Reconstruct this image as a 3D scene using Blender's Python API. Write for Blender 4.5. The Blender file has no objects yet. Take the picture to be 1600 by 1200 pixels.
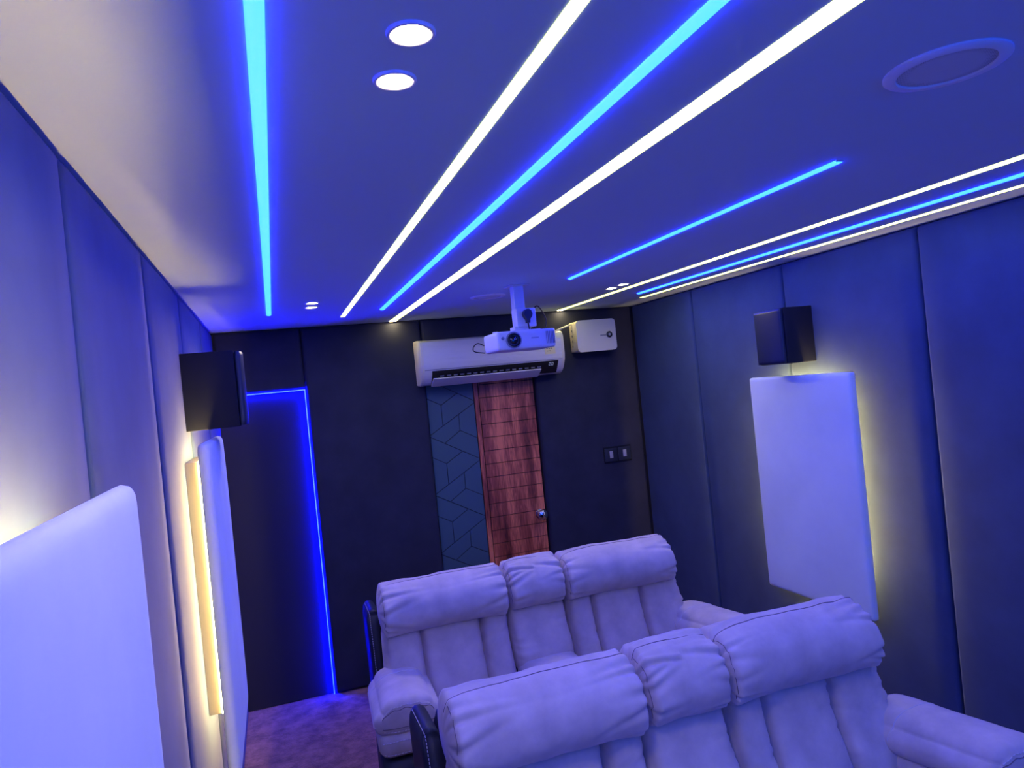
import bpy, bmesh, math, random
from mathutils import Vector, Matrix, noise

random.seed(7)
C = bpy.context.scene.collection
SC = bpy.context.scene

# ------------------------------------------------------------------ camera, world, lights, exposure
F_PX = 1109.0
ROLL = math.atan(0.0985)
YAW = math.atan(375.0 / F_PX)
cam_d = bpy.data.cameras.new('camera')
cam_d.sensor_width = 36.0
cam_d.lens = F_PX / 1600.0 * 36.0
cam_d.clip_start = 0.02
cam = bpy.data.objects.new('camera', cam_d)
C.objects.link(cam)
_f = Vector((math.sin(YAW), math.cos(YAW), 0))
_r = Vector((math.cos(YAW), -math.sin(YAW), 0))
_u = Vector((0, 0, 1))
_right = _r * math.cos(ROLL) - _u * math.sin(ROLL)
_up = _r * math.sin(ROLL) + _u * math.cos(ROLL)
cam.matrix_world = Matrix((
    (_right.x, _up.x, -_f.x, 0.0),
    (_right.y, _up.y, -_f.y, 0.0),
    (_right.z, _up.z, -_f.z, 1.98),
    (0, 0, 0, 1)))
SC.camera = cam

w = bpy.data.worlds.new('world')
w.use_nodes = True
w.node_tree.nodes['Background'].inputs[0].default_value = (0.01, 0.02, 0.06, 1)
w.node_tree.nodes['Background'].inputs[1].default_value = 0.0
SC.world = w


def area_light(name, loc, target, sx, sy, power, col):
    d = bpy.data.lights.new(name, 'AREA')
    d.shape = 'RECTANGLE'
    d.size, d.size_y = sx, sy
    d.energy = power
    d.color = col
    o = bpy.data.objects.new(name, d)
    C.objects.link(o)
    o.location = loc
    o.rotation_euler = (Vector(target) - Vector(loc)).to_track_quat('-Z', 'Y').to_euler()
    return o


# the blue projection screen on the front wall, behind the camera
area_light('screen_light', (1.2, -1.5, 1.75), (1.2, 5, 1.3), 2.3, 1.0, 40.0, (0.0, 0.09, 1.0))

SC.view_settings.view_transform = 'Standard'
SC.view_settings.look = 'None'
SC.view_settings.gamma = 1.0
SC.view_settings.use_curve_mapping = False
SC.view_settings.exposure = 0.0

S_WHITE = (4.4, 4.8, 0.95)
S_BLUE = (0.10, 0.80, 56.0)
S_WARM = (230.0, 158.0, 54.0)
S_END_GLOW = (60.0, 45.0, 19.0)  # added warm emitter at two strip ends, brightens the fittings below
S_DOWN = (600.0, 500.0, 260.0)
S_PORTAL = (0.02, 0.25, 340.0)

# ------------------------------------------------------------------ room numbers (metres)
XL, XR, YB, YF, ZC = -0.335, 2.74, 5.0, -1.6, 2.503
PT = 0.03            # padded wall panels stand this far off the wall
PI = math.pi


# ------------------------------------------------------------------ materials
def new_mat(name):
    m = bpy.data.materials.new(name)
    m.use_nodes = True
    nt = m.node_tree
    return m, nt, nt.nodes['Principled BSDF']


def mat(name, col, rough=0.5, metal=0.0, sheen=0.0, sheen_tint=(1, 1, 1), coat=0.0, spec=0.5,
        mottle=0.0, mottle_scale=6.0, bump=0.0, bump_scale=200.0, col2=None):
    m, nt, b = new_mat(name)
    b.inputs['Base Color'].default_value = (*col, 1)
    b.inputs['Roughness'].default_value = rough
    b.inputs['Metallic'].default_value = metal
    b.inputs['Specular IOR Level'].default_value = spec
    b.inputs['Sheen Weight'].default_value = sheen
    b.inputs['Sheen Tint'].default_value = (*sheen_tint, 1)
    b.inputs['Sheen Roughness'].default_value = 0.45
    b.inputs['Coat Weight'].default_value = coat
    tc = None
    if mottle or bump:
        tc = nt.nodes.new('ShaderNodeTexCoord')
    if mottle:
        n = nt.nodes.new('ShaderNodeTexNoise')
        n.inputs['Scale'].default_value = mottle_scale
        n.inputs['Detail'].default_value = 5
        n.inputs['Roughness'].default_value = 0.6
        nt.links.new(tc.outputs['Object'], n.inputs['Vector'])
        r = nt.nodes.new('ShaderNodeValToRGB')
        r.color_ramp.elements[0].position = 0.32
        r.color_ramp.elements[1].position = 0.68
        c2 = col2 or tuple(min(1, c * (1 + mottle)) for c in col)
        c1 = col if col2 else tuple(c * (1 - mottle) for c in col)
        r.color_ramp.elements[0].color = (*c1, 1)
        r.color_ramp.elements[1].color = (*c2, 1)
        nt.links.new(n.outputs['Fac'], r.inputs['Fac'])
        nt.links.new(r.outputs['Color'], b.inputs['Base Color'])
    if bump:
        n2 = nt.nodes.new('ShaderNodeTexNoise')
        n2.inputs['Scale'].default_value = bump_scale
        n2.inputs['Detail'].default_value = 3
        nt.links.new(tc.outputs['Object'], n2.inputs['Vector'])
        bp = nt.nodes.new('ShaderNodeBump')
        bp.inputs['Strength'].default_value = bump
        bp.inputs['Distance'].default_value = 0.004
        nt.links.new(n2.outputs['Fac'], bp.inputs['Height'])
        nt.links.new(bp.outputs['Normal'], b.inputs['Normal'])
    return m


def emit(name, rgb):
    m, nt, b = new_mat(name)
    s = max(rgb)
    b.inputs['Base Color'].default_value = (0.8, 0.8, 0.8, 1)
    b.inputs['Emission Color'].default_value = (rgb[0] / s, rgb[1] / s, rgb[2] / s, 1)
    b.inputs['Emission Strength'].default_value = s
    return m


def wood_mat():
    m, nt, b = new_mat('red_wood')
    tc = nt.nodes.new('ShaderNodeTexCoord')
    oi = nt.nodes.new('ShaderNodeObjectInfo')
    mp = nt.nodes.new('ShaderNodeMapping')
    mp.inputs['Scale'].default_value = (1, 1, 0.12)
    nt.links.new(tc.outputs['Object'], mp.inputs['Vector'])
    # broad vertical bands that run through the whole leaf (object origins are the door's own)
    n1 = nt.nodes.new('ShaderNodeTexNoise')
    n1.inputs['Scale'].default_value = 13
    n1.inputs['Detail'].default_value = 2
    nt.links.new(mp.outputs['Vector'], n1.inputs['Vector'])
    n2 = nt.nodes.new('ShaderNodeTexNoise')
    n2.inputs['Scale'].default_value = 90
    n2.inputs['Detail'].default_value = 6
    n2.inputs['Distortion'].default_value = 0.6
    nt.links.new(mp.outputs['Vector'], n2.inputs['Vector'])
    mx = nt.nodes.new('ShaderNodeMix')
    mx.data_type = 'FLOAT'
    mx.inputs[0].default_value = 0.38
    nt.links.new(n1.outputs['Fac'], mx.inputs[2])
    nt.links.new(n2.outputs['Fac'], mx.inputs[3])
    r = nt.nodes.new('ShaderNodeValToRGB')
    r.color_ramp.elements[0].position = 0.36
    r.color_ramp.elements[0].color = (0.11, 0.022, 0.014, 1)
    r.color_ramp.elements[1].position = 0.64
    r.color_ramp.elements[1].color = (0.85, 0.25, 0.12, 1)
    e = r.color_ramp.elements.new(0.5)
    e.color = (0.40, 0.09, 0.048, 1)
    nt.links.new(mx.outputs[0], r.inputs['Fac'])
    nt.links.new(r.outputs['Color'], b.inputs['Base Color'])
    b.inputs['Roughness'].default_value = 0.38
    return m


def film_mat():
    """white plastic still under its crinkled clear wrapping"""
    m, nt, b = new_mat('wrapped_white_plastic')
    b.inputs['Base Color'].default_value = (0.70, 0.69, 0.66, 1)
    b.inputs['Roughness'].default_value = 0.35
    b.inputs['Coat Weight'].default_value = 0.8
    b.inputs['Coat Roughness'].default_value = 0.12
    tc = nt.nodes.new('ShaderNodeTexCoord')
    mp = nt.nodes.new('ShaderNodeMapping')
    mp.inputs['Scale'].default_value = (1.6, 6.0, 10.0)
    mp.inputs['Rotation'].default_value = (0, 0.12, 0)
    nt.links.new(tc.outputs['Object'], mp.inputs['Vector'])
    n = nt.nodes.new('ShaderNodeTexNoise')
    n.inputs['Scale'].default_value = 2.4
    n.inputs['Detail'].default_value = 4
    n.inputs['Distortion'].default_value = 1.2
    nt.links.new(mp.outputs['Vector'], n.inputs['Vector'])
    bp = nt.nodes.new('ShaderNodeBump')
    bp.inputs['Strength'].default_value = 0.22
    bp.inputs['Distance'].default_value = 0.02
    nt.links.new(n.outputs['Fac'], bp.inputs['Height'])
    nt.links.new(bp.outputs['Normal'], b.inputs['Coat Normal'])
    nt.links.new(bp.outputs['Normal'], b.inputs['Normal'])
    return m


def grille_mat():
    """perforated steel: rows of small dark holes"""
    m, nt, b = new_mat('perforated_grille')
    tc = nt.nodes.new('ShaderNodeTexCoord')
    v = nt.nodes.new('ShaderNodeTexVoronoi')
    v.inputs['Scale'].default_value = 260
    v.inputs['Randomness'].default_value = 0.0
    nt.links.new(tc.outputs['Object'], v.inputs['Vector'])
    r = nt.nodes.new('ShaderNodeValToRGB')
    r.color_ramp.elements[0].position = 0.28
    r.color_ramp.elements[0].color = (0.22, 0.22, 0.23, 1)
    r.color_ramp.elements[1].position = 0.36
    r.color_ramp.elements[1].color = (0.72, 0.72, 0.72, 1)
    nt.links.new(v.outputs['Distance'], r.inputs['Fac'])
    nt.links.new(r.outputs['Color'], b.inputs['Base Color'])
    b.inputs['Roughness'].default_value = 0.6
    return m


def carpet_mat():
    m, nt, b = new_mat('carpet')
    tc = nt.nodes.new('ShaderNodeTexCoord')
    n = nt.nodes.new('ShaderNodeTexNoise')
    n.inputs['Scale'].default_value = 9
    n.inputs['Detail'].default_value = 8
    n.inputs['Roughness'].default_value = 0.72
    n2 = nt.nodes.new('ShaderNodeTexNoise')
    n2.inputs['Scale'].default_value = 160
    n2.inputs['Detail'].default_value = 2
    nt.links.new(tc.outputs['Object'], n.inputs['Vector'])
    nt.links.new(tc.outputs['Object'], n2.inputs['Vector'])
    r = nt.nodes.new('ShaderNodeValToRGB')
    r.color_ramp.elements[0].position = 0.38
    r.color_ramp.elements[0].color = (0.15, 0.050, 0.026, 1)
    r.color_ramp.elements[1].position = 0.66
    r.color_ramp.elements[1].color = (0.46, 0.21, 0.13, 1)
    nt.links.new(n.outputs['Fac'], r.inputs['Fac'])
    nt.links.new(r.outputs['Color'], b.inputs['Base Color'])
    b.inputs['Roughness'].default_value = 0.95
    b.inputs['Sheen Weight'].default_value = 0.3
    bp = nt.nodes.new('ShaderNodeBump')
    bp.inputs['Strength'].default_value = 0.6
    bp.inputs['Distance'].default_value = 0.006
    nt.links.new(n2.outputs['Fac'], bp.inputs['Height'])
    nt.links.new(bp.outputs['Normal'], b.inputs['Normal'])
    return m


M = {}
M['ceiling'] = mat('ceiling_paint', (0.60, 0.72, 0.80), 0.75, spec=0.2)
M['wall_suede'] = mat('wall_suede', (0.042, 0.070, 0.140), 0.85, sheen=0.2, sheen_tint=(0.5, 0.52, 1), mottle=0.12, mottle_scale=5, spec=0.2)
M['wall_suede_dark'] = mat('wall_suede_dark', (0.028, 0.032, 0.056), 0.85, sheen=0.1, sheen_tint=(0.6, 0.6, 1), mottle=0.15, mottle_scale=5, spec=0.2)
M['wall_base'] = mat('wall_plaster', (0.03, 0.028, 0.032), 0.9)
M['portal'] = mat('dark_laminate', (0.022, 0.024, 0.042), 0.7, spec=0.2)
M['carpet'] = carpet_mat()
M['white_fabric'] = mat('white_stretch_fabric', (0.72, 0.80, 0.74), 0.8, sheen=0.2, mottle=0.05, mottle_scale=3, spec=0.2)
M['board'] = mat('plinth_board', (0.42, 0.34, 0.27), 0.8)
M['sofa'] = mat('taupe_nubuck', (0.59, 0.50, 0.45), 0.7, sheen=0.35, sheen_tint=(0.9, 0.85, 1), mottle=0.16, mottle_scale=7, spec=0.25,
                bump=0.08, bump_scale=60)
M['seam'] = mat('seam_shadow_thread', (0.17, 0.13, 0.15), 0.8)
M['thread'] = mat('pale_thread', (0.62, 0.58, 0.58), 0.7)
M['leather'] = mat('black_leather', (0.020, 0.024, 0.034), 0.48, spec=0.3, bump=0.15, bump_scale=350)
M['speaker'] = mat('black_vinyl', (0.010, 0.012, 0.020), 0.7, spec=0.2)
M['speaker_cloth'] = mat('speaker_cloth', (0.012, 0.020, 0.042), 0.4)
M['wood'] = wood_mat()
M['inlay'] = mat('slate_laminate', (0.050, 0.105, 0.140), 0.55)
M['groove'] = mat('groove_black', (0.012, 0.010, 0.012), 0.8)
M['chrome'] = mat('chrome', (0.8, 0.8, 0.8), 0.12, metal=1.0)
M['white'] = mat('white_plastic', (0.72, 0.71, 0.68), 0.4)
M['cream'] = mat('cream_plastic', (0.74, 0.70, 0.58), 0.4)
M['film'] = film_mat()
M['black'] = mat('black_plastic', (0.012, 0.012, 0.015), 0.35)
M['dark_vane'] = mat('dark_vane', (0.10, 0.11, 0.14), 0.5)
M['grey'] = mat('grey_plastic', (0.30, 0.30, 0.32), 0.45)
M['lens'] = mat('lens_glass', (0.006, 0.006, 0.012), 0.05, coat=1.0)
M['cable'] = mat('black_cable', (0.012, 0.012, 0.014), 0.5)
M['sticker'] = mat('yellow_sticker', (0.78, 0.70, 0.36), 0.6)
M['ink'] = mat('dark_ink', (0.05, 0.05, 0.06), 0.6)
M['grille'] = grille_mat()
M['ring'] = mat('white_trim_ring', (0.88, 0.86, 0.88), 0.5)
M['rocker'] = mat('grey_rocker', (0.42, 0.42, 0.46), 0.3)
M['e_white'] = emit('white_led_diffuser', S_WHITE)
M['e_blue'] = emit('blue_led_diffuser', S_BLUE)
M['e_warm'] = emit('warm_led_strip', S_WARM)
M['e_end_glow'] = emit('added_warm_glow', S_END_GLOW)
M['e_down'] = emit('downlight_lens', S_DOWN)
M['e_portal'] = emit('blue_led_tape', S_PORTAL)
M['e_digit'] = emit('display_digits', (0.10, 0.13, 0.2))


# ------------------------------------------------------------------ object helpers
def link(o, parent=None):
    C.objects.link(o)
    if parent is not None:
        o.parent = parent
    return o


def mk(name, verts, faces, material, parent=None, smooth=False, loc=None, kind=None):
    me = bpy.data.meshes.new(name)
    me.from_pydata([tuple(v) for v in verts], [], faces)
    me.materials.append(material)
    if smooth:
        me.polygons.foreach_set('use_smooth', [True] * len(me.polygons))
    me.update()
    o = bpy.data.objects.new(name, me)
    link(o, parent)
    if loc is not None:
        o.location = loc
    if kind:
        o['kind'] = kind
    return o


def thing(name, label, cat, loc=(0, 0, 0), rotz=0.0, group=None):
    o = bpy.data.objects.new(name, None)
    o.empty_display_size = 0.05
    link(o)
    o.location = loc
    o.rotation_euler = (0, 0, rotz)
    o['label'] = label
    o['category'] = cat
    if group:
        o['group'] = group
    return o


def tag(o, label, cat, group=None):
    o['label'] = label
    o['category'] = cat
    if group:
        o['group'] = group
    return o


def copy_tree(o, parent=None, keep=('label', 'category', 'group')):
    c = o.copy()
    C.objects.link(c)
    if parent is not None:
        c.parent = parent
    for ch in list(o.children):
        copy_tree(ch, c)
    return c


class G:
    """collects shapes as verts + faces"""
    def __init__(self):
        self.v, self.f = [], []

    def add(self, v, f):
        b = len(self.v)
        self.v += [Vector(p) for p in v]
        self.f += [tuple(b + i for i in q) for q in f]
        return self

    def box(self, x0, x1, y0, y1, z0, z1, bev=0.0):
        if bev <= 0:
            v = [(x0, y0, z0), (x1, y0, z0), (x1, y1, z0), (x0, y1, z0), (x0, y0, z1), (x1, y0, z1), (x1, y1, z1), (x0, y1, z1)]
            return self.add(v, [(3, 2, 1, 0), (4, 5, 6, 7), (0, 1, 5, 4), (1, 2, 6, 5), (2, 3, 7, 6), (3, 0, 4, 7)])
        bm = bmesh.new()
        bmesh.ops.create_cube(bm, size=1)
        for q in bm.verts:
            q.co = Vector(((x0 + x1) / 2 + q.co.x * (x1 - x0), (y0 + y1) / 2 + q.co.y * (y1 - y0), (z0 + z1) / 2 + q.co.z * (z1 - z0)))
        bmesh.ops.bevel(bm, geom=bm.edges[:], offset=bev, segments=3, profile=0.5, affect='EDGES')
        bm.verts.index_update()
        v = [q.co.copy() for q in bm.verts]
        f = [tuple(q.index for q in p.verts) for p in bm.faces]
        bm.free()
        return self.add(v, f)

    def tube(self, pts, r, n=8, closed=False):
        pts = [Vector(p) for p in pts]
        m = len(pts)
        rings = []
        ref = None
        for i, p in enumerate(pts):
            a = pts[(i - 1) % m] if (closed or i > 0) else p
            b = pts[(i + 1) % m] if (closed or i < m - 1) else p
            t = (b - a).normalized()
            if ref is None:
                ref = Vector((0, 0, 1)) if abs(t.z) < 0.9 else Vector((1, 0, 0))
            s = t.cross(ref)
            if s.length < 1e-6:
                s = t.orthogonal()
            s.normalize()
            ref = s.cross(t).normalized()
            rings.append([p + (s * math.cos(2 * PI * k / n) + ref * math.sin(2 * PI * k / n)) * r for k in range(n)])
        v = [q for ring in rings for q in ring]
        f = []
        for i in range(m if closed else m - 1):
            j = (i + 1) % m
            for k in range(n):
                l = (k + 1) % n
                f.append((i * n + k, i * n + l, j * n + l, j * n + k))
        if not closed:
            f.append(tuple(range(n))[::-1])
            f.append(tuple((m - 1) * n + k for k in range(n)))
        return self.add(v, f)

    def lathe(self, prof, n=48, axis='z', c=(0, 0, 0), cap=True):
        """prof: (radius, height) pairs"""
        v, f = [], []
        for (r, h) in prof:
            for k in range(n):
                a = 2 * PI * k / n
                x, y = r * math.cos(a), r * math.sin(a)
                p = {'z': (x, y, h), 'y': (x, h, y), 'x': (h, x, y)}[axis]
                v.append(Vector(p) + Vector(c))
        for i in range(len(prof) - 1):
            for k in range(n):
                l = (k + 1) % n
                f.append((i * n + k, i * n + l, (i + 1) * n + l, (i + 1) * n + k))
        if cap:
            f.append(tuple(range(n)))
            f.append(tuple((len(prof) - 1) * n + k for k in range(n)))
        return self.add(v, f)

    def prism(self, poly, y0, y1):
        """poly of (x, z), extruded along y"""
        n = len(poly)
        v = [(x, y0, z) for x, z in poly] + [(x, y1, z) for x, z in poly]
        f = [tuple(range(n)), tuple(range(2 * n - 1, n - 1, -1))]
        f += [(i, i + n, (i + 1) % n + n, (i + 1) % n) for i in range(n)]
        return self.add(v, f)

    def prism_x(self, poly, x0, x1):
        """poly of (y, z), extruded along x"""
        n = len(poly)
        v = [(x0, y, z) for y, z in poly] + [(x1, y, z) for y, z in poly]
        f = [tuple(range(n)), tuple(range(2 * n - 1, n - 1, -1))]
        f += [(i, i + n, (i + 1) % n + n, (i + 1) % n) for i in range(n)]
        return self.add(v, f)

    def build(self, name, material, parent=None, smooth=False, loc=None, kind=None, fix=True):
        o = mk(name, self.v, self.f, material, parent, smooth, loc, kind)
        if fix:
            bm = bmesh.new()
            bm.from_mesh(o.data)
            bmesh.ops.recalc_face_normals(bm, faces=bm.faces[:])
            bm.to_mesh(o.data)
            bm.free()
        if smooth == 'auto':
            o.data.polygons.foreach_set('use_smooth', [True] * len(o.data.polygons))
            o.data.set_sharp_from_angle(angle=math.radians(38))
        return o


def cube_grid(n):
    """points of a subdivided cube in [-1,1]^3 with faces, welded"""
    nx, ny, nz = n
    idx, v, f = {}, [], []

    def key(i, j, k):
        t = (i, j, k)
        if t not in idx:
            idx[t] = len(v)
            v.append((2 * i / nx - 1, 2 * j / ny - 1, 2 * k / nz - 1))
        return idx[t]
    for i in range(nx):
        for j in range(ny):
            f.append((key(i, j, 0), key(i, j + 1, 0), key(i + 1, j + 1, 0), key(i + 1, j, 0)))
            f.append((key(i, j, nz), key(i + 1, j, nz), key(i + 1, j + 1, nz), key(i, j + 1, nz)))
    for i in range(nx):
        for k in range(nz):
            f.append((key(i, 0, k), key(i + 1, 0, k), key(i + 1, 0, k + 1), key(i, 0, k + 1)))
            f.append((key(i, ny, k), key(i, ny, k + 1), key(i + 1, ny, k + 1), key(i + 1, ny, k)))
    for j in range(ny):
        for k in range(nz):
            f.append((key(0, j, k), key(0, j, k + 1), key(0, j + 1, k + 1), key(0, j + 1, k)))
            f.append((key(nx, j, k), key(nx, j + 1, k), key(nx, j + 1, k + 1), key(nx, j, k + 1)))
    return v, f


def soft_map(w, d, h, r, shape=None):
    """returns p in the cube -> point on a rounded, shaped cushion"""
    half = Vector((w / 2, d / 2, h / 2))
    rr = (r, r, r) if not isinstance(r, tuple) else r
    rr = [min(rr[i], half[i] * 0.999) for i in range(3)]

    def fn(p):
        p = Vector(p)
        q = Vector([math.copysign(1 - (1 - abs(p[i])) ** 1.35, p[i]) for i in range(3)])
        g, dd = Vector(), Vector()
        for i in range(3):
            lim = 1 - rr[i] / half[i]
            if abs(q[i]) > lim:
                g[i] = math.copysign(lim, q[i]) * half[i]
                dd[i] = math.copysign((abs(q[i]) - lim) / (1 - lim), q[i])
            else:
                g[i] = q[i] * half[i]
        L = dd.length
        if L > 1e-9:
            m = max(abs(x) for x in dd)
            dd = dd / L * m
        out = g + Vector([dd[i] * rr[i] for i in range(3)])
        return shape(p, out) if shape else out
    return fn


def soft(name, fn, n, material, parent, loc=(0, 0, 0), rot=(0, 0, 0)):
    v, f = cube_grid(n)
    o = mk(name, [fn(p) for p in v], f, material, parent, True)
    o.location = loc
    o.rotation_euler = rot
    return o


def line_on(fn, pts, r, name, material, parent, closed=False, lift=0.0):
    """thin cord lying on a cushion's surface, through cube points pts; parent is the cushion itself"""
    g = G()
    g.tube([fn(p) for p in pts], r, 6, closed)
    return g.build(name, material, parent, True)


def dashes_on(pts, r, seg, gap, name, material, parent):
    """row of short stitches along a polyline"""
    pts = [Vector(p) for p in pts]
    g = G()
    pos, want, on = 0.0, 0.0, True
    acc = [0.0]
    for a, b in zip(pts, pts[1:]):
        acc.append(acc[-1] + (b - a).length)

    def at(s):
        s = max(0, min(acc[-1], s))
        for i in range(len(acc) - 1):
            if s <= acc[i + 1]:
                t = (s - acc[i]) / max(1e-9, acc[i + 1] - acc[i])
                return pts[i].lerp(pts[i + 1], t)
        return pts[-1]
    s = 0.0
    while s + seg < acc[-1]:
        g.tube([at(s), at(s + seg)], r, 5)
        s += seg + gap
    return g.build(name, material, parent)


# ------------------------------------------------------------------ the setting
def struct(o):
    o['kind'] = 'structure'
    return o


struct(G().box(XL - 0.3, XR + 0.3, YF - 0.2, YB + 0.3, -0.12, 0.0).build('floor', M['carpet']))
ceiling = struct(G().box(XL - 0.3, XR + 0.3, YF - 0.2, YB + 0.3, ZC, ZC + 0.12).build('ceiling', M['ceiling']))
wall_left = struct(G().box(XL - 0.15, XL - PT, YF, YB + 0.2, 0, ZC).build('wall_left', M['wall_base']))
wall_right = struct(G().box(XR + PT, XR + 0.15, YF, YB + 0.2, 0, ZC).build('wall_right', M['wall_base']))
wall_front = struct(G().box(XL - 0.15, XR + 0.15, YF - 0.12, YF, 0, ZC).build('wall_front', M['wall_base']))
DX0, DX1, DZ = 1.045, 1.875, 2.05       # door opening
PX1, PZ = 0.208, 2.085                  # lit recess in the left corner
REC = 0.075
bk = G()
bk.box(XL - 0.15, XR + 0.15, YB + REC + 0.005, YB + 0.2, 0, ZC)
wall_back = struct(bk.build('wall_back', M['wall_base']))


def padded(w, h, t, r, nu=9, nv=12, puff=0.0035):
    """upholstered wall panel: flat with a rolled edge; u,v in metres, front towards +n. returns verts (u,n,v), faces"""
    def coords(L, n):
        e = [0, 0.12 * r, 0.3 * r, 0.6 * r, r]
        mid = [r + (L - 2 * r) * i / n for i in range(1, n)]
        return e + mid + [L - x for x in reversed(e)]
    us, vs = coords(w, nu), coords(h, nv)

    def prof(d):
        d = min(1, d / r)
        return math.sqrt(max(0, 1 - (1 - d) ** 2))
    v, f = [], []
    for a in us:
        for b in vs:
            e = prof(min(a, w - a)) * prof(min(b, h - b))
            bulge = (1 - (2 * a / w - 1) ** 2) * (1 - (2 * b / h - 1) ** 4) * puff
            v.append((a, t * e + bulge, b))
    nb = len(vs)
    for i in range(len(us) - 1):
        for j in range(nb - 1):
            f.append((i * nb + j, (i + 1) * nb + j, (i + 1) * nb + j + 1, i * nb + j + 1))
    return v, f


def wall_panel(parent, side, a0, a1, z0, z1, material, t=PT):
    v, f = padded(a1 - a0 - 0.004, z1 - z0, t, 0.022)
    a0 += 0.002
    if side == 'left':
        vv = [(XL - PT + n, a0 + u, z0 + q) for u, n, q in v]
    elif side == 'right':
        vv = [(XR + PT - n, a0 + u, z0 + q) for u, n, q in v]
    else:
        vv = [(a0 + u, YB + PT - n, z0 + q) for u, n, q in v]
    g = G()
    g.add(vv, f)
    return g.build('wall_panel', material, parent, True)


seamsL = [-1.6, -1.05, -0.2, 0.66, 1.525, 2.39, 3.26, 4.16, 5.0]
seamsR = [-1.6, -1.18, -0.29, 0.60, 1.49, 2.380, 3.258, 4.161, 5.0]
for a, b in zip(seamsL, seamsL[1:]):
    wall_panel(wall_left, 'left', a, b, 0.005, ZC - 0.004, M['wall_suede'])
for a, b in zip(seamsR, seamsR[1:]):
    wall_panel(wall_right, 'right', a, b, 0.005, ZC - 0.004, M['wall_suede'])
for (a, b, z0, z1) in ((XL, 0.218, PZ, ZC - 0.004), (0.218, 1.045, 0.005, ZC - 0.004), (1.045, 1.88, DZ, ZC - 0.004), (1.88, XR, 0.005, ZC - 0.004)):
    wall_panel(wall_back, 'back', a, b, z0, z1, M['wall_suede_dark'])
# solid backing of those panels (their sides form the reveals of the door and the recess)
for nm, (a, b, z0, z1) in (('backing', (XL - PT, 0.218, PZ, ZC)), ('backing', (0.218, 1.045, 0, ZC)), ('backing', (1.045, 1.88, DZ, ZC)), ('backing', (1.88, XR + PT, 0, ZC))):
    G().box(a + 0.003, b - 0.003, YB + PT - 0.002, YB + REC + 0.006, z0 + 0.002, z1).build(nm, M['wall_base'], wall_back)

# lit recess: dark laminate leaf with a blue LED tape round its edge
door_2 = struct(G().box(XL - 0.02, PX1 + 0.006, YB + REC - 0.035, YB + REC + 0.003, 0.004, PZ + 0.0).build('door_2', M['portal']))
tp = thing('led_tape', 'blue LED tape outlining the dark recessed panel in the far left corner', 'light strip', (PX1, YB + 0.03, PZ - 0.003))
G().box(0.002, 0.008, -0.016, -0.006, -PZ + 0.006, 0.0).build('upright_tape', M['e_portal'], tp)
G().box(XL - PX1 + 0.002, 0.001, -0.016, -0.006, -0.006, 0.000).build('top_tape', M['e_portal'], tp)

# ------------------------------------------------------------------ door_1 : slate inlay, wooden stile, wooden planks
YD = YB + REC - 0.03           # face of the door leaf
door_1 = struct(G().box(DX0 + 0.002, DX1 - 0.002, YD + 0.010, YB + REC + 0.004, 0.004, DZ - 0.001).build('door_1', M['groove']))
G().box(1.404, 1.436, YD, YD + 0.014, 0.006, DZ - 0.004, 0.0015).build('stile', M['wood'], door_1)
ph, z = 0.0985, 0.030
while z < DZ - 0.02:
    z1 = min(z + ph - 0.0045, DZ - 0.004)
    G().box(1.442, DX1 - 0.004, YD, YD + 0.014, z, z1, 0.0012).build('plank', M['wood'], door_1)
    z += ph
G().box(1.442, DX1 - 0.004, YD, YD + 0.014, 0.006, 0.0255, 0.0012).build('plank', M['wood'], door_1)

IX0, IX1 = DX0 + 0.004, 1.399
IW = IX1 - IX0
polys = [
    [(0, 0), (.65, .364), (.287, .58), (0, .42)],
    [(.65, .364), (1, .56), (1, .60), (.287, 1.013), (.287, .58)],
    [(0, .42), (.287, .58), (.287, 1.013), (0, 1.18)],
    [(1, .60), (1, 1.34), (.64, 1.145), (.64, .809)],
    [(.64, .809), (.64, 1.145), (.287, 1.376), (0, 1.215), (0, 1.18)],
    [(.64, 1.145), (1, 1.34), (1, 1.775), (.287, 1.376)],
]


def clip_z(poly, lo, hi):
    for lim, sgn in ((lo, 1), (hi, -1)):
        out = []
        for i in range(len(poly)):
            a, b = poly[i], poly[(i + 1) % len(poly)]
            ia, ib = (a[1] - lim) * sgn >= 0, (b[1] - lim) * sgn >= 0
            if ia:
                out.append(a)
            if ia != ib:
                t = (lim - a[1]) / (b[1] - a[1])
                out.append((a[0] + (b[0] - a[0]) * t, lim))
        poly = out
        if len(poly) < 3:
            return []
    return poly


def inset(poly, d):
    n = len(poly)
    area = sum(poly[i][0] * poly[(i + 1) % n][1] - poly[(i + 1) % n][0] * poly[i][1] for i in range(n))
    if area < 0:
        poly = poly[::-1]
    out = []
    for i in range(n):
        a, b, c = Vector(poly[i - 1]), Vector(poly[i]), Vector(poly[(i + 1) % n])
        e1, e2 = (b - a), (c - b)
        if e1.length < 1e-6 or e2.length < 1e-6:
            return None
        e1.normalize()
        e2.normalize()
        n1, n2 = Vector((-e1.y, e1.x)), Vector((-e2.y, e2.x))
        k = 1 + n1.dot(n2)
        out.append(tuple(b + (n1 + n2) * (d / max(0.35, k))))
    return out


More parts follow.
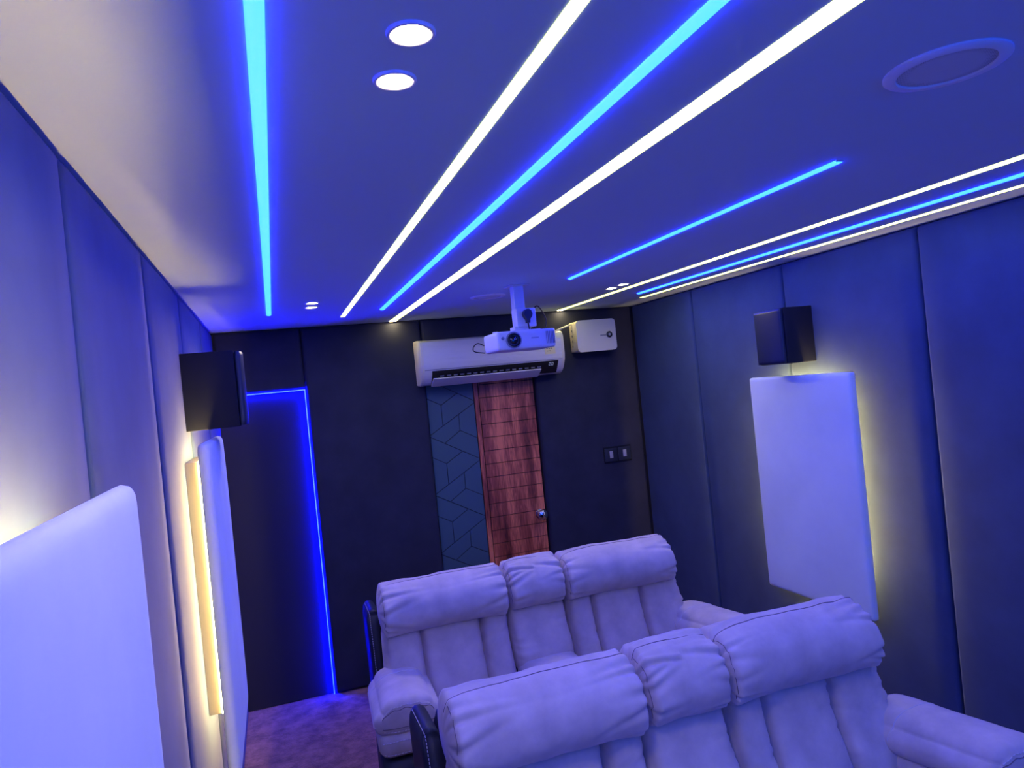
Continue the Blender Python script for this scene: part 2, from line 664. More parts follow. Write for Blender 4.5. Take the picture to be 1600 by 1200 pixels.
Z_E = 1.655                    # height where one of the long falling lines meets the inlay's left edge
for k in range(-3, 7):
    for pl in polys:
        q = [(IX0 + x * IW, Z_E - (y + k * 1.215) * IW) for x, y in pl]
        q = clip_z(q, 0.006, DZ - 0.004)
        if len(q) < 3:
            continue
        ar = 0.5 * abs(sum(q[i][0] * q[(i + 1) % len(q)][1] - q[(i + 1) % len(q)][0] * q[i][1] for i in range(len(q))))
        if ar < 0.0006:
            continue
        q = inset(q, 0.0022)
        if q:
            G().prism(q, YD + 0.002, YD + 0.014).build('inlay_tile', M['inlay'], door_1)
kb = thing('door_knob', 'round chrome knob on the red wooden door', 'door knob', (1.827, YD, 0.985))
G().lathe([(0.001, -0.001), (0.036, -0.001), (0.038, -0.005), (0.036, -0.010), (0.015, -0.014)], 32, 'y').build('rose', M['chrome'], kb, 'auto')
G().lathe([(0.014, -0.012), (0.014, -0.034), (0.026, -0.041), (0.038, -0.052), (0.041, -0.064), (0.036, -0.077), (0.020, -0.084), (0.001, -0.085)], 32, 'y').build('grip', M['chrome'], kb, True)


# ------------------------------------------------------------------ ceiling LED lines
def led_line(p0, p1, width, material, label, group, end_glow=False):
    dome = 0.007 if material is M['e_blue'] else 0.0015
    a, b = Vector((p0[0], p0[1], 0)), Vector((p1[0], p1[1], 0))
    L = (b - a).length
    ang = math.atan2(b.y - a.y, b.x - a.x) - PI / 2
    t = thing('ceiling_light_strip', label, 'light strip', (a.x, a.y, ZC), ang, group)
    g = G()
    n = 8
    pr = [(-width / 2 * math.cos(PI * k / n), -dome * math.sin(PI * k / n)) for k in range(n + 1)]
    pr = [(-width / 2, 0.0)] + [(x, zz - 0.001) for x, zz in pr] + [(width / 2, 0.0)]
    g.prism(pr, 0.004, L - (0.054 if end_glow else 0.004))
    g.build('diffuser', material, t, 'auto')
    if end_glow:
        G().prism(pr, L - 0.054, L - 0.004).build('added_end_glow', M['e_end_glow'], t, 'auto')  # extra emitter added to cast a warm pool on the back wall
    for y0, y1 in ((0, 0.004), (L - 0.004, L)):
        G().box(-width / 2, width / 2, y0, y1, -0.004, 0).build('end_cap', M['white'], t)
    return t


GW, GB = 'white ceiling light strips', 'blue ceiling light strips'
led_line((0.025, YF + .2), (0.025, 4.22), 0.026, M['e_blue'], 'blue ceiling light strip nearest the left wall', GB)
led_line((0.452, YF + .2), (0.463, 4.537), 0.027, M['e_white'], 'white ceiling light strip beside the two bright round downlights', GW)
led_line((0.656, YF + .2), (0.670, 4.264), 0.029, M['e_blue'], 'blue ceiling light strip between the two long wide white strips', GB)
led_line((0.880, YF + .2), (0.850, 4.990), 0.049, M['e_white'], 'widest white ceiling light strip, ending above the air conditioner', GW, True)
led_line((1.529, 1.537), (1.533, 3.422), 0.024, M['e_blue'], 'short blue ceiling light strip alone in the ceiling, right of the projector mount', GB)
led_line((2.200, YF + .2), (2.128, 4.990), 0.045, M['e_white'], 'white ceiling light strip ending above the cream box on the back wall', GW, True)
led_line((2.410, YF + .2), (2.381, 4.217), 0.032, M['e_blue'], 'blue ceiling light strip between two white ones by the right wall', GB)
led_line((2.610, YF + .2), (2.551, 4.483), 0.034, M['e_white'], 'white ceiling light strip closest to the right wall', GW)


# ------------------------------------------------------------------ downlights
def downlight(x, y, label):
    t = thing('downlight', label, 'downlight', (x, y, ZC), 0, 'round ceiling downlights')
    G().lathe([(0.0365, 0.0), (0.0365, -0.002), (0.035, -0.0045), (0.031, -0.005), (0.0255, -0.0022), (0.0205, -0.0008), (0.0205, 0.0)], 40, 'z', cap=False).build('trim_ring', M['ring'], t, 'auto')
    G().lathe([(0.0205, -0.0006), (0.0190, -0.0025), (0.0120, -0.0042), (0.0005, -0.0048)], 40, 'z', cap=False).build('lens', M['e_down'], t, True)
    return t


downlight(0.239, 1.008, 'large bright round downlight nearer the top edge of the picture')
downlight(0.241, 1.164, 'bright round downlight just below the topmost one')
downlight(0.240, 3.817, 'small far left downlight, upper of the pair beside the blue strip end')
downlight(0.246, 3.985, 'small far left downlight, lower of the pair beside the blue strip end')
downlight(2.010, 3.887, 'small far right downlight, farther of the pair beside the white strip')
downlight(2.014, 3.740, 'small far right downlight, nearer of the pair beside the white strip')


def ceiling_speaker(x, y, r, label):
    t = thing('ceiling_speaker', label, 'speaker', (x, y, ZC), 0, 'round flush ceiling speakers')
    G().lathe([(r, 0.0), (r, -0.004), (r - 0.004, -0.007), (r - 0.022, -0.008), (r - 0.024, -0.006), (r - 0.024, 0.0)], 64, 'z', cap=False).build('trim_ring', M['ring'], t, 'auto')
    G().lathe([(r - 0.024, -0.004), (r * 0.5, -0.0055), (0.0005, -0.006)], 64, 'z', cap=False).build('grille', M['grille'], t, True)
    return t


ceiling_speaker(1.270, 1.000, 0.108, 'large round flush speaker in the ceiling near the top right')
ceiling_speaker(1.240, 3.950, 0.105, 'round flush ceiling speaker beyond the projector, seen edge on')


# ------------------------------------------------------------------ back-lit fabric panels
def backlit_panel(side, y0, y1, label):
    wy, z0, z1 = y1 - y0, 0.665, 1.878
    sgn = 1 if side == 'left' else -1
    base = XL if side == 'left' else XR
    t = thing('backlit_panel', label, 'wall panel', (base, (y0 + y1) / 2, z0), 0, 'white back-lit fabric wall panels')
    H = z1 - z0

    def bx(n0, n1, a0, a1, b0, b1, bev=0.0):
        x0, x1 = sorted((sgn * n0, sgn * n1))
        g = G()
        g.box(x0, x1, a0, a1, b0, b1, bev)
        return g
    i = 0.190
    top = H - 0.075
    bx(0.004, 0.068, -wy / 2 + i, wy / 2 - i, i, top).build('plinth', M['board'], t)
    g = G()
    a, b, c, d, e = -wy / 2 + i, wy / 2 - i, i, top, 0.002
    for (p0, p1, q0, q1) in ((a - e, a, c, d), (b, b + e, c, d), (a, b, d, d + e), (a, b, c - e, c)):
        x0, x1 = sorted((sgn * 0.049, sgn * 0.060))
        g.box(x0, x1, p0, p1, q0, q1)
    g.build('led_strip', M['e_warm'], t)

    rc = 0.028 if side == 'left' else 0.011

    def shape(p, o):
        # slight pillow swell and soft fabric ripples
        ed = (1 - p.y ** 4) * (1 - p.z ** 4)
        n = noise.noise(Vector((o.y * 9, o.z * 1.3, base * 3 + y0))) * 0.004 * ed
        if p.x * sgn > 0:
            o = o + Vector((sgn * (0.006 * ed + n), 0, 0))
        return o
    fn = soft_map(0.040, wy, H, (0.018, rc, rc), shape)
    soft('cushion', fn, (4, 40, 52), M['white_fabric'], t, (sgn * 0.0865, 0, H / 2))
    return t


backlit_panel('left', 0.575, 1.345, 'nearest white back-lit fabric panel, cut off by the lower left corner')
backlit_panel('left', 2.725, 3.490, 'white back-lit fabric panel under the left wall speaker, LED line showing')
backlit_panel('right', 2.720, 3.485, 'white back-lit fabric panel under the right wall speaker')


# ------------------------------------------------------------------ wall speakers
def wall_speaker(side, y0, y1, z0, z1, d, label):
    sgn = 1 if side == 'left' else -1
    base = XL if side == 'left' else XR
    t = thing('wall_speaker', label, 'speaker', (base, (y0 + y1) / 2, z0), 0, 'black surround speakers on the side walls')
    hy, H = (y1 - y0) / 2, z1 - z0
    x0, x1 = sorted((0.0, sgn * (d - 0.022)))
    G().box(x0, x1, -hy, hy, 0, H, 0.004).build('cabinet', M['speaker'], t, 'auto')

    def shape(p, o):
        if p.x * sgn > 0:       # front cloth is gently bowed
            o = o + Vector((sgn * 0.010 * (1 - p.y ** 2), 0, 0))
        return o
    fn = soft_map(0.020, 2 * hy - 0.006, H - 0.008, 0.004, shape)
    soft('front_grille', fn, (3, 16, 10), M['speaker_cloth'], t, (sgn * (d - 0.010), 0, H / 2))
    x0, x1 = sorted((-sgn * 0.004, sgn * 0.012))
    G().box(x0, x1, -0.05, 0.05, 0.05, H - 0.05).build('bracket', M['black'], t)
    return t


wall_speaker('left', 3.085, 3.31, 1.917, 2.228, 0.225, 'black box speaker on the left wall above a back-lit panel')
wall_speaker('right', 3.045, 3.262, 1.945, 2.240, 0.207, 'black box speaker on the right wall across a panel seam')

# ------------------------------------------------------------------ air conditioner
ACX0, ACX1 = 0.980, 2.050
ac = thing('air_conditioner', 'white split air conditioner, film still on, above the door', 'air conditioner', (0, YB, 2.03))
prof = [(0.0, 0.0), (-0.10, -0.005), (-0.135, 0.010), (-0.165, 0.035), (-0.190, 0.070), (-0.205, 0.095), (-0.212, 0.14), (-0.212, 0.22),
        (-0.209, 0.272), (-0.198, 0.294), (-0.170, 0.306), (-0.10, 0.313), (0.0, 0.315)]
outl = [q for q in prof if True]
G().prism_x(outl, ACX0 + 0.022, ACX1 - 0.022).build('body', M['film'], ac, 'auto')
for x0, x1 in ((ACX0, ACX0 + 0.022), (ACX1 - 0.022, ACX1)):
    pr2 = [(y * 0.985, 0.003 + z * 0.982) for y, z in prof]
    g = G()
    n = len(prof)
    xa, xb = (x1, x0) if x0 == ACX0 else (x0, x1)
    v = [(xa, y, zz) for y, zz in prof] + [(xb + (xa - xb) * .25, y * 1.012, zz) for y, zz in prof] + [(xb, y * 0.975, 0.005 + zz * 0.965) for y, zz in prof]
    f = [tuple(range(n)), tuple(range(3 * n - 1, 2 * n - 1, -1))]
    for a in (0, n):
        f += [(a + i, a + i + n, a + (i + 1) % n + n, a + (i + 1) % n) for i in range(n)]
    g.add(v, f)
    g.build('end_cap', M['cream'], ac, 'auto')
G().box(ACX0 + 0.024, ACX1 - 0.024, -0.2095, -0.20, 0.0985, 0.1015).build('panel_gap', M['dark_vane'], ac)
# dark air outlet slot with its display end, set into the lower front
slot = [(-0.155, 0.018), (-0.172, 0.030), (-0.199, 0.072), (-0.207, 0.094), (-0.190, 0.098), (-0.150, 0.060)]
slot = [(-0.140, 0.005), (-0.1695, 0.0365), (-0.1945, 0.0705), (-0.2065, 0.0915), (-0.16, 0.09), (-0.13, 0.05)]
G().prism_x(slot, ACX0 + 0.075, ACX1 - 0.055).build('air_outlet', M['black'], ac)
for i in range(16):
    x = ACX0 + 0.13 + i * 0.048
    G().box(x, x + 0.028, -0.197, -0.190, 0.048, 0.058).build('vane', M['dark_vane'], ac)
fl = [(-0.138, -0.008), (-0.158, 0.004), (-0.200, 0.026), (-0.232, 0.040), (-0.234, 0.034), (-0.203, 0.016), (-0.160, -0.008), (-0.140, -0.016)]
G().prism_x(fl, ACX0 + 0.072, ACX1 - 0.205).build('louver', M['white'], ac, 'auto')
# display on the right end of the dark band: dim digits 20
dn = Vector((0, -0.0205, 0.012)).normalized()


def seg_digit(g, x, on):
    W_, H_ = 0.012, 0.022
    o = Vector((x, -0.1955, 0.0695))
    upv = Vector((0, -0.52, 0.85)).normalized()
    nrm = Vector((0, -0.85, -0.52)).normalized()
    S = {'a': ((0, 1), (1, 1)), 'b': ((1, 1), (1, .5)), 'c': ((1, .5), (1, 0)), 'd': ((0, 0), (1, 0)), 'e': ((0, 0), (0, .5)), 'f': ((0, .5), (0, 1)), 'g': ((0, .5), (1, .5))}
    for k in on:
        (a, b), (c, d) = S[k]
        p = o + Vector((W_ * a, 0, 0)) + upv * (H_ * (b - .5)) + nrm * 0.0025
        q = o + Vector((W_ * c, 0, 0)) + upv * (H_ * (d - .5)) + nrm * 0.0025
        g.tube([p, q], 0.0012, 4)


g = G()
seg_digit(g, 1.922, 'abged')
seg_digit(g, 1.942, 'abcdef')
g.build('display_digits', M['e_digit'], ac)
# energy sticker
G().box(1.895, 1.975, -0.2135, -0.2115, 0.140, 0.222).build('sticker', M['sticker'], ac)
g = G()
for r_, (n_, zz) in enumerate(((4, 0.196), (3, 0.178), (2, 0.160))):
    for i in range(n_):
        x0 = 1.903 + i * 0.017 + r_ * 0.004
        g.box(x0, x0 + 0.010, -0.2142, -0.213, zz, zz + 0.005)
g.build('sticker_print', M['ink'], ac)
g = G()
for sx in (-1, 1):
    pts = [(1.935 + sx * q, -0.2135, zq) for q, zq in ((0.003, 0.232), (0.018, 0.240), (0.034, 0.238), (0.044, 0.246))]
    g.tube(pts, 0.003, 5)
g.tube([(1.928, -0.2135, 0.226), (1.942, -0.2135, 0.226)], 0.003, 5)
g.build('winged_emblem', M['ink'], ac)

# ------------------------------------------------------------------ cream stabiliser box and its conduit
st = thing('voltage_stabiliser', 'cream rounded box with dark round dial, high on the back wall', 'electrical box', (2.35, YB, 2.165))
WB, HB = 0.325, 0.238
G().box(-WB / 2 + .004, WB / 2 - .012, -0.105, 0.002, 0.004, HB - 0.004, 0.012).build('case', M['cream'], st, 'auto')


def rrect(w_, h_, r_, n=6):
    out = []
    for cx, cz, a0 in ((w_ / 2 - r_, h_ / 2 - r_, 0), (-w_ / 2 + r_, h_ / 2 - r_, 90), (-w_ / 2 + r_, -h_ / 2 + r_, 180), (w_ / 2 - r_, -h_ / 2 + r_, 270)):
        for k in range(n + 1):
            a = math.radians(a0 + 90 * k / n)
            out.append((cx + r_ * math.cos(a), cz + r_ * math.sin(a)))
    return out


fr = G()
fr.prism([(x, z_ + HB / 2) for x, z_ in rrect(WB, HB, 0.028)], -0.146, -0.108)
fr.build('front_cover', M['cream'], st, 'auto')
for zz in (0.05, 0.09, 0.13, 0.17):
    G().lathe([(0.009, 0), (0.009, -0.003), (0.0005, -0.0035)], 16, 'x', (-WB / 2 + .0045, -0.05, zz), cap=False).build('knockout', M['grey'], st)
G().lathe([(0.024, -0.145), (0.024, -0.151), (0.021, -0.153)], 32, 'y', (0.105, 0, 0.118)).build('dial', M['black'], st, 'auto')
G().lathe([(0.010, -0.152), (0.010, -0.1545)], 20, 'y', (0.105, 0, 0.118)).build('indicator', M['rocker'], st)
G().box(0.030, 0.078, -0.1475, -0.1455, 0.110, 0.121).build('label_strip', M['grey'], st)
G().box(WB / 2 - 0.014, WB / 2 + 0.002, -0.09, -0.05, 0.08, 0.11, 0.003).build('switch', M['cream'], st)
g = G()
g.tube([(0.0, -0.06, HB - 0.006), (0.01, -0.06, HB + 0.010), (0.03, -0.06, HB + 0.012), (0.045, -0.055, HB - 0.006)], 0.005, 8)
g.build('cable_gland', M['black'], st, True)
tag(G().tube([(2.205, YB - 0.055, 2.392), (2.12, YB - 0.055, 2.365), (2.02, YB - 0.06, 2.334)], 0.007, 10).build('conduit', M['white'], None, True),
    'thin white conduit running from the cream box to the air conditioner', 'conduit')

# ------------------------------------------------------------------ projector, mount, plug, leads
PXc, PY0, PY1 = 1.262, 3.42, 3.66
pj = thing('projector', 'white projector hanging from the ceiling mount, lens facing the room', 'projector', (PXc, PY0, 2.150))
PW, PH, PD = 0.322, 0.098, PY1 - PY0


def pshape(p, o):
    # underside tapers in, front edge slightly bowed
    if p.z < 0:
        o = Vector((o.x * (1 + 0.03 * p.z), o.y, o.z))
    o = o + Vector((0, -0.006 * (1 - p.x ** 2) * (1 if p.y < 0 else 0), 0))
    return o


pfn = soft_map(PW, PD, PH, 0.012, pshape)
soft('case', pfn, (20, 14, 8), M['white'], pj, (0, PD / 2, PH / 2 + 0.002))
lx, lz = -0.075, 0.052
G().lathe([(0.042, -0.004), (0.042, -0.010), (0.036, -0.012), (0.033, -0.008)], 40, 'y', (lx, 0, lz), cap=False).build('lens_ring', M['grey'], pj, 'auto')
G().lathe([(0.036, -0.006), (0.035, -0.016), (0.031, -0.017), (0.028, -0.010), (0.022, -0.009)], 40, 'y', (lx, 0, lz)).build('lens_barrel', M['black'], pj, 'auto')
G().lathe([(0.021, -0.009), (0.016, -0.0125), (0.008, -0.0145), (0.0005, -0.015)], 32, 'y', (lx, 0, lz), cap=False).build('lens', M['lens'], pj, True)
G().lathe([(0.008, -0.004), (0.008, -0.0085), (0.0005, -0.009)], 20, 'y', (-0.132, 0.001, 0.064), cap=False).build('sensor', M['grey'], pj)
for i in range(6):
    x = 0.104 + i * 0.009
    G().box(x, x + 0.0035, -0.0065, 0.004, 0.022, 0.086).build('vent_slot', M['grey'], pj)
G().box(0.022, 0.062, -0.0075, 0.0, 0.053, 0.060).build('badge', M['rocker'], pj)
G().lathe([(0.016, 0.0), (0.016, 0.008), (0.012, 0.010)], 20, 'z', (-0.135, 0.10, 0.098)).build('focus_knob', M['white'], pj, 'auto')
G().box(-0.05, 0.10, 0.05, 0.17, 0.097, 0.106, 0.003).build('top_plate', M['white'], pj, 'auto')

mt = thing('projector_mount', 'white square ceiling post and socket box carrying the projector', 'mount', (1.290, 3.585, ZC))
G().box(-0.055, 0.055, -0.055, 0.055, -0.006, 0.0, 0.002).build('ceiling_plate', M['white'], mt, 'auto')
G().box(-0.029, 0.029, -0.029, 0.029, -0.14, -0.004, 0.003).build('post', M['white'], mt, 'auto')
G().box(-0.031, 0.078, -0.050, 0.033, -0.228, -0.128, 0.005).build('socket_box', M['white'], mt, 'auto')
G().box(-0.045, 0.045, -0.04, 0.04, -0.250, -0.222, 0.003).build('bracket', M['white'], mt, 'auto')

pg = thing('power_plug', 'black three-pin plug in the socket box on the projector mount', 'plug', (1.312, 3.5335, 2.322))
g = G()
hull = [(-0.020, 0.004), (-0.024, 0.018), (-0.018, 0.036), (-0.006, 0.044), (0.006, 0.044), (0.018, 0.036), (0.024, 0.018), (0.020, 0.004), (0.009, -0.010), (0.007, -0.028), (-0.007, -0.028), (-0.009, -0.010)]
g.prism(hull, -0.034, 0.001)
g.build('plug_body', M['black'], pg, 'auto')
g = G()
g.tube([(0, -0.018, -0.026), (0.001, -0.020, -0.045), (0.006, -0.016, -0.066), (0.016, -0.014, -0.074), (0.028, -0.008, -0.070), (0.050, 0.02, -0.064)], 0.004, 8)
g.build('lead', M['cable'], pg, True)


def smooth_path(pts, k=6):
    pts = [Vector(p) for p in pts]
    out = []
    P = [pts[0]] + pts + [pts[-1]]
    for i in range(1, len(P) - 2):
        for j in range(k):
            t = j / k
            a, b, c, d = P[i - 1], P[i], P[i + 1], P[i + 2]
            out.append(0.5 * ((2 * b) + (c - a) * t + (2 * a - 5 * b + 4 * c - d) * t * t + (3 * b - a - 3 * c + d) * t ** 3))
    out.append(pts[-1])
    return out


g = G().tube(smooth_path([(1.3725, 3.570, 2.345), (1.380, 3.575, 2.378), (1.405, 3.585, 2.384), (1.440, 3.60, 2.340), (1.452, 3.61, 2.300), (1.430, 3.60, 2.262), (1.36, 3.59, 2.252)]), 0.0035, 8)
tag(g.build('power_cable', M['cable'], None, True), 'black cable looping from the mount to the right of the projector', 'cable')
g = G().tube(smooth_path([(1.105, 3.67, 2.20), (1.070, 3.675, 2.215), (1.045, 3.675, 2.195), (1.050, 3.675, 2.172), (1.105, 3.668, 2.160)]), 0.003, 8)
tag(g.build('signal_cable', M['cable'], None, True), 'thin black cable looping out at the left side of the projector', 'cable')

# ------------------------------------------------------------------ switch plate on the back wall
sw = thing('switch_plate', 'black double switch plate on the back wall by the right corner', 'switch', (2.495, YB - 0.005, 1.295))
G().box(-0.118, 0.118, -0.008, 0.004, 0.0, 0.125, 0.003).build('plate', M['speaker'], sw, 'auto')
for s in (-1, 1):
    G().box(s * 0.058 - 0.053, s * 0.058 + 0.053, -0.013, -0.007, 0.012, 0.113, 0.003).build('module', M['speaker_cloth'], sw, 'auto')
    G().box(s * 0.058 - 0.014, s * 0.058 + 0.014, -0.018, -0.012, 0.038, 0.092, 0.002).build('rocker', M['rocker'], sw, 'auto')


# ------------------------------------------------------------------ recliner sofas
def make_sofa(label):
    t = thing('recliner_sofa', label, 'sofa', (0, 0, 0), 0, 'two-seat recliner sofas')
    X0 = -0.785                       # left end of the back
    seats = ((X0, X0 + 0.625), (X0 + 0.935, X0 + 1.555))
    cons = (X0 + 0.630, X0 + 0.930)

    # ---- black leather shell
    def shell_shape(p, o):
        return Vector((o.x, o.y + 0.10 * (o.z / 0.9 + 0.5), o.z))
    fn = soft_map(1.50, 0.16, 0.84, 0.05, shell_shape)
    soft('back_shell', fn, (10, 6, 10), M['leather'], t, (-0.01, 0.20, 0.515))
    for s, xc in ((-1, X0 - 0.012), (1, X0 + 1.567)):
        def wing_shape(p, o, s=s):
            o = Vector((o.x, o.y + 0.13 * (o.z / 0.94 + 0.5), o.z))
            if p.z > 0.5 and p.y < 0:      # rounded, swept-back top front corner
                o.y += 0.05 * (p.z - 0.5) * 2 * (-p.y)
            return o
        wf = soft_map(0.070, 0.30, 0.87, (0.03, 0.05, 0.06), wing_shape)
        wg = soft('side_shell', wf, (5, 12, 18), M['leather'], t, (xc, 0.155, 0.495))
        e = -0.5 * s
        path = [wf((s * 0.55, -1, zz)) for zz in [-.2 + 1.1 * i / 20 for i in range(21)]] + [wf((s * 0.55, yy, 1)) for yy in (-.85, -.6, -.3, 0, .3, .6)]
        path = [q + Vector((s * 0.001, -0.002, 0.001)) for q in path]
        dashes_on(path, 0.0013, 0.007, 0.004, 'stitching', M['thread'], wg)

    # ---- head pillows
    def pillow(x0, x1, zc, hh, seed, dd=0.265, y=0.055, wob=1.0):
        wd = x1 - x0 + 0.008
        rnd = random.Random(seed * 13)
        creases = []
        for e in (-1, 1):
            a = -1.0
            while a < 1.9:
                creases.append((e, a + rnd.uniform(-.1, .1), rnd.uniform(0.009, 0.019) * wob, rnd.uniform(0.06, 0.11), rnd.uniform(0.035, 0.095), rnd.uniform(-3, 3)))
                a += rnd.uniform(0.30, 0.55)

        def shape(p, o):
            ex = wd / 2 - abs(o.x)
            ang = math.atan2(o.z, -o.y)             # 0 at the front, pi/2 on top
            e = -1 if o.x < 0 else 1
            d = 0.0
            for (ce, ca, depth, sig, dec, sl) in creases:
                if ce == e:
                    d -= depth * math.exp(-((ang - ca - sl * ex) / sig) ** 2) * math.exp(-ex / dec) * min(1, 0.35 + ex / 0.02)
                    d += 0.45 * depth * math.exp(-((ang - ca - sl * ex - 2 * sig) / sig) ** 2) * math.exp(-ex / dec)
            nz = noise.noise(Vector((o.x * 5 + seed * 7, o.y * 6, o.z * 6))) * 0.008
            nz += 0.003 * noise.noise(Vector((o.x * 16 + seed, o.y * 14, o.z * 14)))
            L = max(1e-6, math.hypot(o.y, o.z))
            k = 1 - 0.05 * math.exp(-ex / 0.02) + (d + nz) / L
            o = Vector((o.x, o.y * k, o.z * k))
            o.y += 0.035 * (o.z / hh) - 0.010        # leans back with the seat
            o.z -= 0.010 * (2 * o.x / wd) ** 4
            return o
        fn = soft_map(wd, dd, hh, (0.030, 0.131, 0.116), shape)
        o = soft('head_pillow', fn, (64 if wd > 0.4 else 44, 36, 44), M['sofa'], t, ((x0 + x1) / 2, y, zc))
        run = [(xx, -0.10, 1) for xx in [-0.985 + 1.97 * i / 40 for i in range(41)]]
        line_on(fn, run, 0.0018, 'seam', M['seam'], o)
        side = [(xx, yy, 1) for xx, yy in ((-0.90, -0.10), (-0.90, -0.3), (-0.90, -0.6), (-0.90, -0.95))] + [(-0.90, -1, zz) for zz in (0.8, 0.6, 0.4, 0.2, 0, -.2, -.4, -.6, -.8)]
        line_on(fn, side, 0.0013, 'end_seam', M['seam'], o)
        return o
    pillow(seats[0][0], seats[0][1], 0.9690, 0.240, 1)
    pillow(cons[0], cons[1], 0.974, 0.240, 2, wob=1.3)
    pillow(seats[1][0], seats[1][1] + 0.012, 0.9660, 0.240, 3)

    # ---- reclined back, three stuffed channels a seat
    def channel(x0, x1, seed, name='back_channel', z0=0.44, z1=0.885, flare0=0.0, flare1=0.0, th=0.15):
        wd, hh = x1 - x0 + 0.006, z1 - z0
        rnd = random.Random(seed * 31)
        folds = [(rnd.choice((-1, 1)), rnd.uniform(0.15, 0.85), rnd.uniform(0.007, 0.014), rnd.uniform(0.025, 0.07), rnd.uniform(-1.2, 1.2)) for _ in range(9)]

        def shape(p, o):
            tz = o.z / hh + 0.5
            ex = wd / 2 - abs(o.x)
            if p.y < 0:
                o.y -= 0.026 * (1 - p.x ** 2)
                sd = 1 if o.x > 0 else -1
                for (ce, ct, depth, dec, sl) in folds:
                    if ce == sd:
                        o.y += depth * math.exp(-((tz - ct - sl * ex) / 0.022) ** 2) * math.exp(-ex / dec)
                        o.y -= 0.5 * depth * math.exp(-((tz - ct - sl * ex - 0.045) / 0.025) ** 2) * math.exp(-ex / dec)
                o.y += 0.007 * noise.noise(Vector((o.x * 7 + seed, o.z * 6, seed)))
                o.y -= 0.040 * math.exp(-((tz - 0.25) / 0.28) ** 2)
            o.x += (flare0 if p.x < 0 else flare1) * (1 - tz) * abs(p.x)
            o.y += -0.085 * (1 - tz)
            return o
        fn = soft_map(wd, th, hh, (0.035, 0.06, 0.05), shape)
        return soft(name, fn, (18, 8, 40), M['sofa'], t, ((x0 + x1) / 2, 0.075, (z0 + z1) / 2))
    for i, (a, b) in enumerate(seats):
        c1, c2 = (a + 0.185, b - 0.145) if i == 0 else (a + 0.150, b - 0.190)
        channel(a + 0.008, c1, 1 + 3 * i, flare0=-0.015 if i == 0 else 0.0)
        channel(c1, c2, 2 + 3 * i)
        channel(c2, b + (0.03 if i else -0.003), 3 + 3 * i, flare1=0.09 if i else 0.0)
    channel(cons[0], cons[1], 8, 'console_back', 0.56, 0.885)

    # ---- console between the seats: padded lid on an upholstered box
    xc = sum(cons) / 2

    def lid_shape(p, o):
        if p.z > 0:
            o.z += 0.018 * (1 - p.x ** 2) + 0.004 * noise.noise(Vector((o.x * 8, o.y * 6, 3)))
        return o
    soft('console_lid', soft_map(0.30, 0.52, 0.12, 0.045, lid_shape), (12, 16, 8), M['sofa'], t, (xc, -0.275, 0.565))
    soft('console_box', soft_map(0.285, 0.50, 0.46, 0.03), (6, 8, 6), M['sofa'], t, (xc, -0.26, 0.285))

    # ---- seats and footrests
    for i, (a, b) in enumerate(seats):
        def seat_shape(p, o, i=i):
            if p.z > 0:
                o.z += 0.020 * (1 - p.x ** 2) * (1 - p.y ** 2) + 0.006 * noise.noise(Vector((o.x * 6 + i, o.y * 6, 1)))
            return o
        xa, xb = (a + 0.115, b) if i == 0 else (a, b - 0.10)
        soft('seat_cushion', soft_map(xb - xa, 0.56, 0.19, 0.06, seat_shape), (16, 16, 8), M['sofa'], t, ((xa + xb) / 2, -0.33, 0.395))
        soft('footrest', soft_map(xb - xa - 0.01, 0.12, 0.30, 0.045), (12, 6, 10), M['sofa'], t, ((xa + xb) / 2, -0.555, 0.235))

    # ---- arms
    for s, xa in ((-1, X0 + 0.055), (1, X0 + 1.620)):
        def arm_shape(p, o, s=s):
            ty = (-o.y / 0.52) + 0.5            # 0 at the back, 1 at the front
            if p.z > 0:
                o.z += 0.030 * (1 - p.x ** 2) + 0.004 * noise.noise(Vector((o.x * 9, o.y * 7, s * 4)))
            o.z += 0.030 * (ty - 0.5)
            o.x += s * (0.065 if s > 0 else 0.03) * ty
            wr = math.exp(-abs(ty - 1.0) / 0.06) * 0.004 * math.sin(o.x * 120)
            o.z += wr if p.z > 0 else 0
            return o
        af = soft_map(0.285, 0.52, 0.130, (0.110, 0.045, 0.060), arm_shape)
        arm = soft('armrest', af, (22, 34, 12), M['sofa'], t, (xa, -0.210, 0.628))
        # cross seam near the back, and the welt round the front
        yb = 0.30
        run = [(-1, yb, zz) for zz in (-.6, -.2, .2, .6)] + [(xx, yb, 1) for xx in [-1 + 2 * k / 20 for k in range(21)]] + [(1, yb, zz) for zz in (.6, .2, -.2, -.6)]
        line_on(af, run, 0.0022, 'seam', M['thread'], arm)
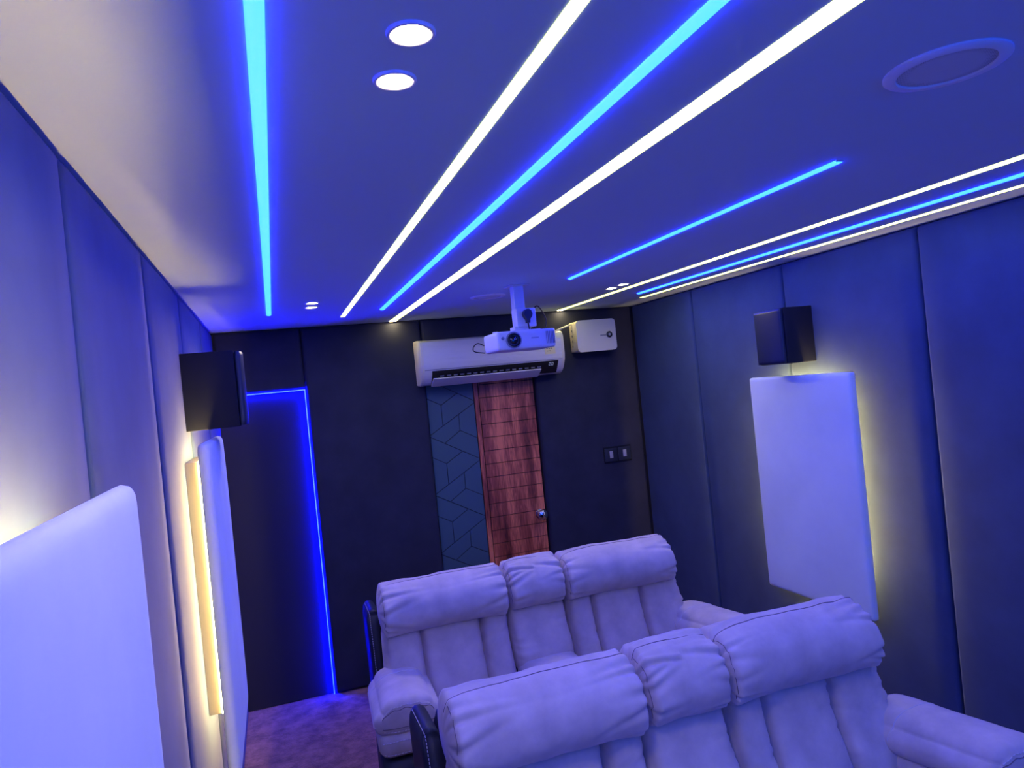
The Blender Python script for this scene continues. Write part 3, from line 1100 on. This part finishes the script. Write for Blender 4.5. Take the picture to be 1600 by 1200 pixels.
        for zz, yy in ((0.62, -1), (-0.45, -1)):
            run2 = [(xx, -1, zz - 0.25 * (1 if zz > 0 else -1)) for xx in [-0.98 + 1.96 * k / 30 for k in range(31)]]
            line_on(af, run2, 0.0016, 'seam', M['seam'], arm)
            pts = [af((xx, -1, zz)) + Vector((0, -0.0015, 0)) for xx in [-0.98 + 1.96 * k / 30 for k in range(31)]]
            dashes_on(pts, 0.0018, 0.009, 0.005, 'stitching', M['thread'], arm)
        edge = [(s, yy, -0.1) for yy in [-0.80 + 1.6 * k / 24 for k in range(25)]]
        line_on(af, edge, 0.0025, 'piping', M['sofa'], arm)

        def low_shape(p, o, s=s):
            ty = (-o.y / 0.60) + 0.5
            o.x += s * (0.060 if s > 0 else 0.025) * ty
            o.z += 0.030 * (ty - 0.5)
            return o
        lf = soft_map(0.270, 0.60, 0.11, (0.05, 0.045, 0.045), low_shape)
        lo = soft('arm_band', lf, (10, 16, 8), M['sofa'], t, (xa, -0.172, 0.540))
        for zz in (0.3, -0.55):
            pts = [lf((xx, -1, zz)) + Vector((0, -0.0015, 0)) for xx in [-0.98 + 1.96 * k / 24 for k in range(25)]]
            dashes_on(pts, 0.0018, 0.009, 0.005, 'stitching', M['thread'], lo)
        soft('arm_base', soft_map(0.235, 0.58, 0.44, 0.02, lambda p, o, s=s: o + Vector((s * 0.04 * (-o.y / .66 + .5), 0, 0))), (4, 6, 4), M['leather'], t, (xa, -0.17, 0.27))
    # ---- low plinth and feet
    G().box(X0 + 0.03, X0 + 1.53, -0.48, 0.24, 0.045, 0.13, 0.005).build('plinth', M['leather'], t)
    for x in (X0 + 0.06, X0 + 1.50):
        for y in (-0.44, 0.20):
            G().lathe([(0.025, 0.0), (0.028, 0.05)], 16, 'z', (x, y, 0)).build('foot', M['black'], t)
    return t


sofa_far = make_sofa('taupe two-seat recliner sofa in the back row, nearer the door')
sofa_near = copy_tree(sofa_far)
sofa_near['label'] = 'taupe two-seat recliner sofa in the front row, nearest the camera'
sofa_far.location = (1.17, 3.40, 0)
sofa_far.rotation_euler = (0, 0, math.radians(-0.3))
sofa_near.location = (1.17, 2.04, 0)
sofa_near.rotation_euler = (0, 0, math.radians(0.8))
